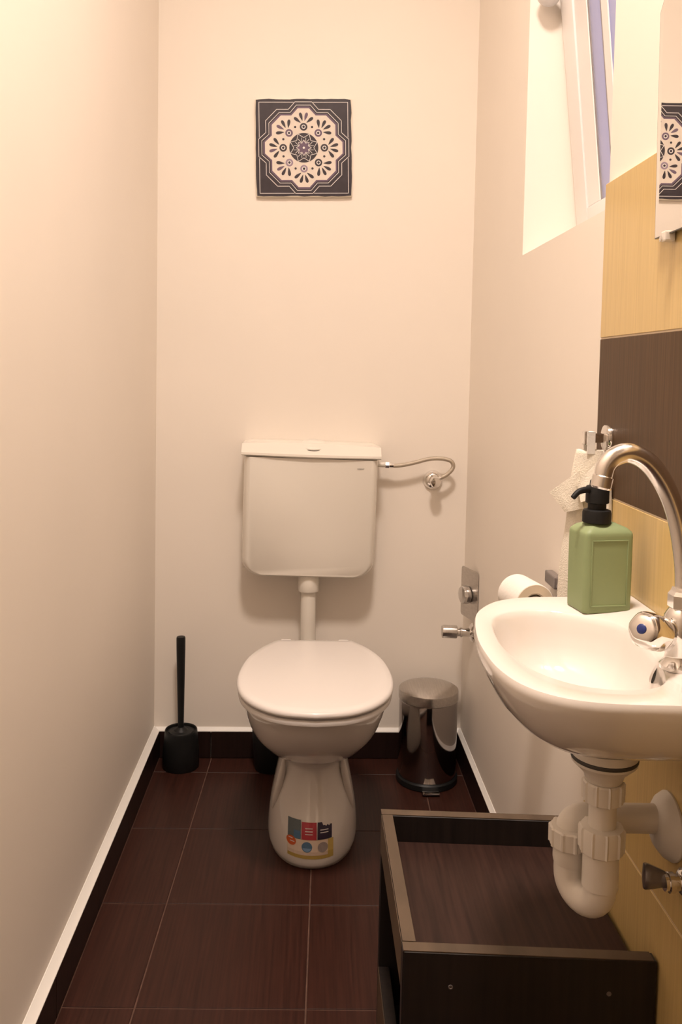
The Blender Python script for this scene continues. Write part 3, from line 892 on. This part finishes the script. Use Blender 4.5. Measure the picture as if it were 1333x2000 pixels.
# ------------------------------------------------------------------ washbasin
RZ = .815
def basin():
    t = thing('washbasin', 'small white ceramic washbasin mounted on the tiled right wall', 'washbasin', (.36, .98, .69))
    xw = XT - .0006
    outer = [(xw, 1.178), (.40, 1.1785), (.3414, 1.1785), (.2918, 1.172), (.2503, 1.148), (.2190, 1.100), (.2054, 1.050), (.1965, .990), (.1945, .940), (.1975, .885), (.2110, .836), (.2380, .803), (.2800, .786), (.3500, .781), (.40, .780), (xw, .780)]
    Pm = catmull([(x, y, 0) for x, y in outer[1:-1]], 6)
    O = [(xw, 1.178)] + [(p.x, p.y) for p in Pm] + [(xw, .780)]
    nO = len(O)
    cx, cy = .350, .985
    def sc(s, z, dx=0.0):
        P = []
        for x, y in O:
            if abs(x - xw) < 1e-6:
                P.append((xw, cy + (y - cy) * s, z))
            else:
                P.append((min(xw, cx + (x - cx) * s + dx), cy + (y - cy) * s, z))
        return P
    # inner bowl outline, same count as the outer
    inner = [(.3880, 1.040), (.3800, 1.062), (.3580, 1.0880), (.3250, 1.1090), (.2886, 1.1130), (.2520, 1.0950), (.2310, 1.0600), (.2225, 1.000), (.2230, .9450), (.2360, .8850), (.2640, .8450), (.3000, .8290), (.3350, .8310), (.3600, .850), (.3740, .885), (.3820, .930), (.3870, .985), (.3885, 1.02)]
    I0 = catmull([(x, y, 0) for x, y in inner + inner[:1]], 10)
    # resample by angle about the bowl centre
    bx, by = .312, .975
    def ray_in(ang):
        best = None
        for p, q in zip(I0, I0[1:]):
            d = Vector((math.cos(ang), math.sin(ang)))
            ex, ey = q.x - p.x, q.y - p.y
            den = d.x * ey - d.y * ex
            if abs(den) < 1e-12:
                continue
            s = ((p.x - bx) * ey - (p.y - by) * ex) / den
            tt = ((p.x - bx) * d.y - (p.y - by) * d.x) / den
            if s > 0 and -1e-6 <= tt <= 1 + 1e-6:
                best = s if best is None else min(best, s)
        return best or .05
    A = [math.atan2(y - by, x - bx) for x, y in O]
    rad = [ray_in(a) for a in A]
    # the straight wall side needs extra points so that the bowl edge is round there
    ext = []
    m = 22
    for i in range(1, m):
        y = .780 + (1.178 - .780) * i / m
        ext.append((xw, y))
    O2 = O + ext
    A = [math.atan2(y - by, x - bx) for x, y in O2]
    rad = [ray_in(a) for a in A]
    O = O2
    def innr(s, z, dx=0, dy=0):
        return [(bx + dx + r * s * math.cos(a), by + dy + r * s * math.sin(a), z) for a, r in zip(A, rad)]
    def wallz(P, zup):
        return [(x, y, z + (zup if abs(x - xw) < 1e-5 else 0)) for x, y, z in P]
    rings = [sc(.10, .715), sc(.34, .7165), sc(.50, .721), sc(.66, .732), sc(.79, .748), (sc(.885, .765)), sc(.95, .783), sc(.985, .796), sc(1.0, .806), sc(.998, .8115), sc(.990, RZ), wallz(sc(.975, RZ), .006)]
    rings += [innr(1.03, RZ - .0005), innr(1.0, RZ - .003), innr(.975, RZ - .010), innr(.945, RZ - .022), innr(.90, RZ - .042), innr(.80, RZ - .064), innr(.62, RZ - .078), innr(.36, RZ - .084), innr(.12, RZ - .086)]
    bo = obj('basin', loft(rings), 'ceramic', parent=t, smooth=60)
    obj('waste_grate', lathe([(.006, -.001), (.026, 0), (.029, .0012), (.029, .0022), (.026, .003), (.012, .001)], (bx + .005, by, RZ - .086), n=28), 'chrome', parent=t, smooth=40)
    # overflow opening on the wall side of the bowl
    ovA = math.atan2(.915 - by, .38 - bx)
    r0 = ray_in(ovA)
    p = Vector((bx + r0 * .962 * math.cos(ovA), by + r0 * .962 * math.sin(ovA), RZ - .0165))
    nrm = Vector((-math.cos(ovA), -math.sin(ovA), .28))
    obj('overflow_hole', lathe([(.0085, -.004), (.0088, 0.0005), (.0080, .001), (.0070, .0006)], p, nrm, 24), 'pvc_d', parent=t, smooth=40)
    obj('overflow_ring', loft([[tuple(p + (frame(nrm)[0] * math.cos(2 * math.pi * i / 24) + frame(nrm)[1] * math.sin(2 * math.pi * i / 24)) * r + nrm.normalized() * h) for i in range(24)] for r, h in ((.0105, -.002), (.0105, .0005), (.009, .0014), (.0085, .0004))], False, False), 'ceramic', parent=t, smooth=50)
basin()

# tap
def tap():
    b = Vector((.393, .888, RZ))
    t = thing('basin_tap', 'chrome mixer tap with a swan neck spout and blue marked handle on the washbasin', 'tap', tuple(b))
    obj('tap_body', join(lathe([(.0215, 0.0005), (.0215, .004), (.017, .009), (.0155, .016), (.018, .026), (.019, .040), (.018, .056), (.0145, .062), (.013, .064)], b, n=36)), 'chrome', parent=t, smooth=40)
    obj('swivel_nut', lathe([(.0125, .063), (.0155, .065), (.0155, .078), (.0125, .082), (.011, .086)], b, (0, 0, 1), 6), 'chrome', parent=t)
    P = [(b.x, b.y, .890), (.3915, .888, .925), (.3835, .888, .970), (.3700, .888, 1.005), (.3515, .888, 1.030), (.3320, .888, 1.0405), (.3165, .888, 1.0375), (.3070, .888, 1.0275), (.3042, .888, 1.0165)]
    obj('spout', tube(P, [.0085, .0090, .0095, .0102, .0105, .0105, .0103, .0100, .0098], 20, 6), 'satin', parent=t, smooth=60)
    obj('aerator', lathe([(.0102, 0), (.0112, .001), (.0112, .012), (.0095, .014)], (.3044, .888, 1.0170), (-.20, 0, -1), 24), 'satin', parent=t, smooth=40)
    # single handle, tilted up and turned into the room
    d = Vector((-.74, -.58, .30)).normalized()
    o = Vector((.3400, .862, .8640)) - d * .0628
    obj('handle_neck', lathe([(.0135, -.016), (.0165, -.002), (.0170, .026), (.0185, .028), (.0185, .030)], o, d, 28), 'chrome', parent=t, smooth=40)
    h = obj('handle', lathe([(.0165, .0305), (.0190, .032), (.0195, .040), (.0195, .050), (.0185, .056), (.0155, .0600), (.010, .0622), (.002, .0628)], o, d, 40, lobes=lambda a: 1 + .025 * math.cos(6 * a)), 'chrome', parent=t, smooth=50)
    obj('colour_dot', lathe([(.0050, .0618), (.0052, .0634), (.0045, .0640), (.001, .0642)], o, d, 20), 'blue', parent=h, smooth=40)
tap()

# soap dispenser
def dispenser():
    z0 = RZ + .0005
    ang = math.radians(9)
    fl = Vector((.3535, 1.0890, z0))          # front left bottom corner
    ux = Vector((math.cos(ang), math.sin(ang), 0)); uy = Vector((-math.sin(ang), math.cos(ang), 0))
    Wd, Dp, Hb = .0680, .0540, .1045
    c = fl + ux * Wd / 2 + uy * Dp / 2
    t = thing('soap_dispenser', 'sage green square soap dispenser with a black pump on the washbasin', 'soap dispenser', tuple(c))
    def rr(hx, hy, r, z, n=6):
        P = []
        for sx, sy, a0 in ((1, -1, -90), (1, 1, 0), (-1, 1, 90), (-1, -1, 180)):
            for i in range(n + 1):
                a = math.radians(a0 + 90 * i / n)
                q = c + ux * (sx * (hx - r) + r * math.cos(a)) + uy * (sy * (hy - r) + r * math.sin(a))
                P.append((q.x, q.y, z))
        return P
    hx, hy = Wd / 2, Dp / 2
    k = [(.96, 0.0), (.985, .0012), (.990, .004), (1.0, .05), (1.0, Hb - .006), (.99, Hb - .0025), (.955, Hb), (.80, Hb + .0045), (.52, Hb + .0085), (.46, Hb + .0095)]
    obj('bottle', loft([rr(hx * s, hy * s, .0075 * s, z0 + z) for s, z in k]), 'sage', parent=t, smooth=40)
    # raised frame of the front face
    def bar(x0, x1, za, zb):
        q = c - uy * (hy + .0003)
        B = box(x0, x1, -.0007, .0009, za, zb, .0006, 2)
        return [(tuple(q + ux * v[0] + uy * v[1] + Vector((0, 0, v[2] - q.z + z0)))) for v in B[0]], B[1]
    e = hx - .0085
    obj('front_frame', join(bar(-e, e, Hb - .0115, Hb - .0098), bar(-e, e, .0085, .0102), bar(-e, -e + .0016, .0085, Hb - .0098), bar(e - .0016, e, .0085, Hb - .0098)), 'sage', parent=t, smooth=40)
    pz = Vector((c.x - .0075, c.y - .004, z0 + Hb + .0092))
    obj('pump_collar', lathe([(.0165, 0), (.0184, .001), (.0184, .013), (.0175, .0165), (.0132, .018)], pz, n=36), 'blackm', parent=t, smooth=40)
    obj('pump_neck', lathe([(.0118, .0175), (.0118, .0265)], pz, n=28), 'blackm', parent=t, smooth=40)
    hd = obj('pump_head', lathe([(.0135, .0255), (.0150, .0265), (.0150, .046), (.0142, .0478), (.0105, .0485), (.0100, .0545), (.0088, .056), (.002, .0565)], pz, n=36), 'blackm', parent=t, smooth=40)
    sd = Vector((-.93, -.36, 0)).normalized()
    q = pz + Vector((0, 0, .043))
    obj('pump_spout', tube([tuple(q + sd * .008), tuple(q + sd * .020 + Vector((0, 0, .0005))), tuple(q + sd * .031 - Vector((0, 0, .002))), tuple(q + sd * .039 - Vector((0, 0, .009)))], [.0048, .0042, .0038, .0034], 14, 4), 'blackm', parent=hd, smooth=50)
dispenser()

# trap under the basin
def trap():
    a = Vector((.3425, .962, 0)); r = Vector((.3190, 1.002, 0))
    t = thing('sink_trap', 'white plastic pipe trap with ribbed nuts under the washbasin', 'sink trap', (a.x, a.y, .50))
    nut = lambda ph: (lambda an: 1 + .07 * (1 if math.cos(10 * an + ph) > .72 else 0))
    obj('waste_flange', lathe([(.034, .7145), (.0368, .7135), (.0372, .6892)], a), 'pvc', parent=t, smooth=40)
    obj('flange_gasket', lathe([(.0372, .6888), (.0378, .6880), (.0378, .6855), (.0372, .6845)], a), 'pvc_d', parent=t, smooth=40)
    obj('waste_cup', lathe([(.0170, .655), (.0215, .662), (.0230, .668), (.0300, .675), (.0370, .6815), (.0374, .6845)], a), 'pvc', parent=t, smooth=35)
    obj('coupling_nut', lathe([(.0190, .634), (.0225, .636), (.0228, .657), (.0215, .659)], a, n=80, lobes=nut(0)), 'pvc', parent=t, smooth=30)
    obj('tail_pipe', lathe([(.0155, .585), (.0155, .650)], a), 'pvc', parent=t, smooth=40)
    obj('coupling_nut', lathe([(.0205, .574), (.0245, .577), (.0248, .602), (.0235, .605), (.0175, .606)], a, n=80, lobes=nut(.8)), 'pvc', parent=t, smooth=30)
    obj('trap_tube', lathe([(.0190, .533), (.0205, .534), (.0205, .585)], a), 'pvc', parent=t, smooth=40)
    m = (a + r) / 2; rad = (r - a).length / 2; dd = (r - a).normalized()
    P = [tuple(a + Vector((0, 0, .537)))]
    for i in range(0, 17):
        th = math.pi * i / 16
        P.append(tuple(m - dd * rad * math.cos(th) + Vector((0, 0, .530 - rad * 1.0 * math.sin(th)))))
    P.append(tuple(r + Vector((0, 0, .565))))
    obj('u_bend', tube(P, .0185, 22), 'pvc', parent=t, smooth=60)
    obj('riser', lathe([(.0190, .540), (.0200, .545), (.0200, .565)], r), 'pvc', parent=t, smooth=40)
    obj('coupling_nut', lathe([(.0205, .560), (.0240, .562), (.0242, .582), (.0225, .584)], r, n=80, lobes=nut(.3)), 'pvc', parent=t, smooth=30)
    pz = .5790
    Q = [tuple(r + Vector((0, 0, .575)))]
    for i in range(0, 13):
        th = math.pi / 2 * i / 12
        Q.append((r.x + .018 - .018 * math.cos(th), r.y + .004 * math.sin(th), .580 + .012 * math.sin(th)))
    Q.append((.372, 1.008, .590)); Q.append((XT - .006, 1.010, .588))
    obj('outlet_pipe', tube(Q, .0170, 22), 'pvc', parent=t, smooth=60)
    obj('wall_rosette', lathe([(.040, .0004), (.0405, .003), (.036, .011), (.026, .019), (.0185, .022)], (XT, 1.008, .580), (-1, 0, 0)), 'pvc', parent=t, smooth=40)
trap()
def sink_valve():
    o = Vector((XT - .0004, 1.005, .5335))
    t = thing('basin_valve', 'chrome angle valve with grey handle on the yellow tile under the washbasin', 'valve', tuple(o))
    o2 = o + Vector((0, -.040, .002))
    obj('escutcheon', lathe([(.016, 0), (.016, .002), (.013, .005), (.010, .007)], o2, (-1, 0, 0)), 'chrome', parent=t, smooth=40)
    obj('valve_body', lathe([(.0095, .006), (.0095, .012), (.0115, .013), (.0115, .019), (.0095, .020), (.0095, .024)], o2, (-1, 0, 0), 18), 'chrome', parent=t, smooth=40)
    obj('valve_handle', lathe([(.0075, .020), (.0090, .022), (.0135, .038), (.0145, .043), (.0135, .045), (.003, .046)], o2 , (-1, .25, .05), 24, lobes=lambda a: 1 + .05 * math.cos(5 * a)), 'greyvalve', parent=t, smooth=40)
sink_valve()

# ------------------------------------------------------------------ dark cabinet turned on its side
def cabinet():
    x0, x1, y0, y1, z1 = .1275, .4400, 1.034, 1.388, .400
    th = .018
    c = ((x0 + x1) / 2, (y0 + y1) / 2, 0)
    t = thing('low_cabinet', 'dark wenge open cabinet with a recessed top standing under the washbasin', 'cabinet', c)
    def put(name, b, m, parent=t, bev=.0012):
        V, Fc = box(*b, bev, 1)
        # slight skew: the cabinet stands a little askew to the wall
        V = [(x, y - (x - c[0]) * .070 * 1.0, z) for x, y, z in V]
        return obj(name, (V, Fc), m, parent=parent)
    e = .0012
    n = put('side_panel', (x0, x1, y0, y0 + th, .001, z1 - e), 'wenge')
    put('edge_band', (x0, x1 - .004, y0 + .0006, y0 + th - .0006, z1 - e + .0001, z1), 'edge', n, 0)
    f = put('side_panel', (x0, x1 - .006, y1 - th, y1, .001, z1 - e), 'wenge')
    put('edge_band', (x0, x1 - .010, y1 - th + .0006, y1 - .0006, z1 - e + .0001, z1), 'edge', f, 0)
    top = put('top_panel', (x0 + th + .0005, x1 - .004, y0 + th + .0005, y1 - th - .0005, .340, .356), 'wenge_t')
    rail = put('front_rail', (x0, x0 + th, y0 + th + .0005, y1 - th - .0005, .340, z1 - e), 'wenge')
    put('edge_band', (x0 + .0006, x0 + th - .0006, y0 + th + .001, y1 - th - .001, z1 - e + .0001, z1), 'edge', rail, 0)
    put('edge_band', (x0 - .0009, x0 - .0001, y0 + th + .001, y1 - th - .001, .3405, z1 - e), 'edge', rail, 0)
    put('edge_band', (x0 - .0009, x0 - .0001, y0 + .0006, y0 + th - .0006, .002, z1 - e), 'wenge', n, 0)
    lo = put('lower_rail', (x0, x0 + th, y0 + th + .0005, y1 - th - .0005, .001, .143), 'wenge')
    put('edge_band', (x0 - .0009, x0 - .0001, y0 + th + .001, y1 - th - .001, .002, .1425), 'edge', lo, 0)
    put('inner_shelf', (x0 + th + .0005, x1 - .004, y0 + th + .0005, y1 - th - .0005, .06, .078), 'wenge')
    put('back_panel', (x1 - .0035, x1, y0 + th + .0005, y1 - th - .0005, .06, .335), 'wenge')
    for x in (.187, .3825):
        yy = y0 - (x - c[0]) * .070
        s = obj('screw_cap', lathe([(.0032, 0), (.0030, .0006), (.0018, .0007), (.0015, .0003)], (x, yy + .0002, .355), (0, -1, 0), 16), 'greyvalve', parent=t, smooth=40)
cabinet()

# ------------------------------------------------------------------ mirror
def mirror():
    # stands slightly off the tiles on its clips, its door-side edge further out
    a = math.radians(1.15)
    p0 = Vector((XT - .0050, 1.1085, 0))
    d = Vector((-math.sin(a), -math.cos(a), 0))      # along the mirror, towards the door
    n = Vector((-math.cos(a), math.sin(a), 0))       # out of the glass
    Lm, z0, z1 = .38, 1.2945, 1.600
    t = thing('wall_mirror', 'frameless wall mirror with clipped corners above the washbasin', 'mirror', tuple(p0 + d * Lm / 2 + Vector((0, 0, z0))))
    out = [(0, z0), (Lm, z0), (Lm, z1 - .025), (Lm - .025, z1), (.025, z1), (0, z1 - .025)]
    def P(s, z, k):
        return tuple(p0 + d * s + n * (k + (z - z0) * .014) + Vector((0, 0, z)))
    obj('glass_edge', loft([[P(s, z, 0) for s, z in out], [P(s, z, .0039) for s, z in out]]), 'mirror_e', parent=t)
    def inset(q, e):
        return [(q, z0 + q), (Lm - q, z0 + q), (Lm - q, z1 - .025 - q * .4), (Lm - .025 - q * .4, z1 - q), (.025 + q * .4, z1 - q), (q, z1 - .025 - q * .4)]
    obj('bevel', loft([[P(s, z, .0040) for s, z in inset(.0012, 0)], [P(s, z, .0042) for s, z in inset(.0014, 0)], [P(s, z, .0054) for s, z in inset(.0150, 0)]], True, False), 'mirror', parent=t)
    obj('mirror_face', loft([[P(s, z, .0050) for s, z in inset(.0150, 0)], [P(s, z, .0054) for s, z in inset(.0150, 0)]]), 'mirror', parent=t)
    for s in (.034, Lm - .05):
        V, Fc = box(0, .014, -.0048, .008, -.008, .005, .002, 2)
        clip_ = obj('mirror_clip', ([P(s + v[0], z0 + v[2] - .001, v[1] + .001) for v in V], Fc), 'plastic_w', parent=t)
        V, Fc = lathe([(.0035, 0), (.0035, .001), (.002, .0015)], (s + .002, .0085, -.004), (0, 1, 0), 12)
        obj('clip_screw', ([P(v[0], z0 + v[2] - .001, v[1] + .001) for v in V], Fc), 'chrome', parent=clip_)
mirror()
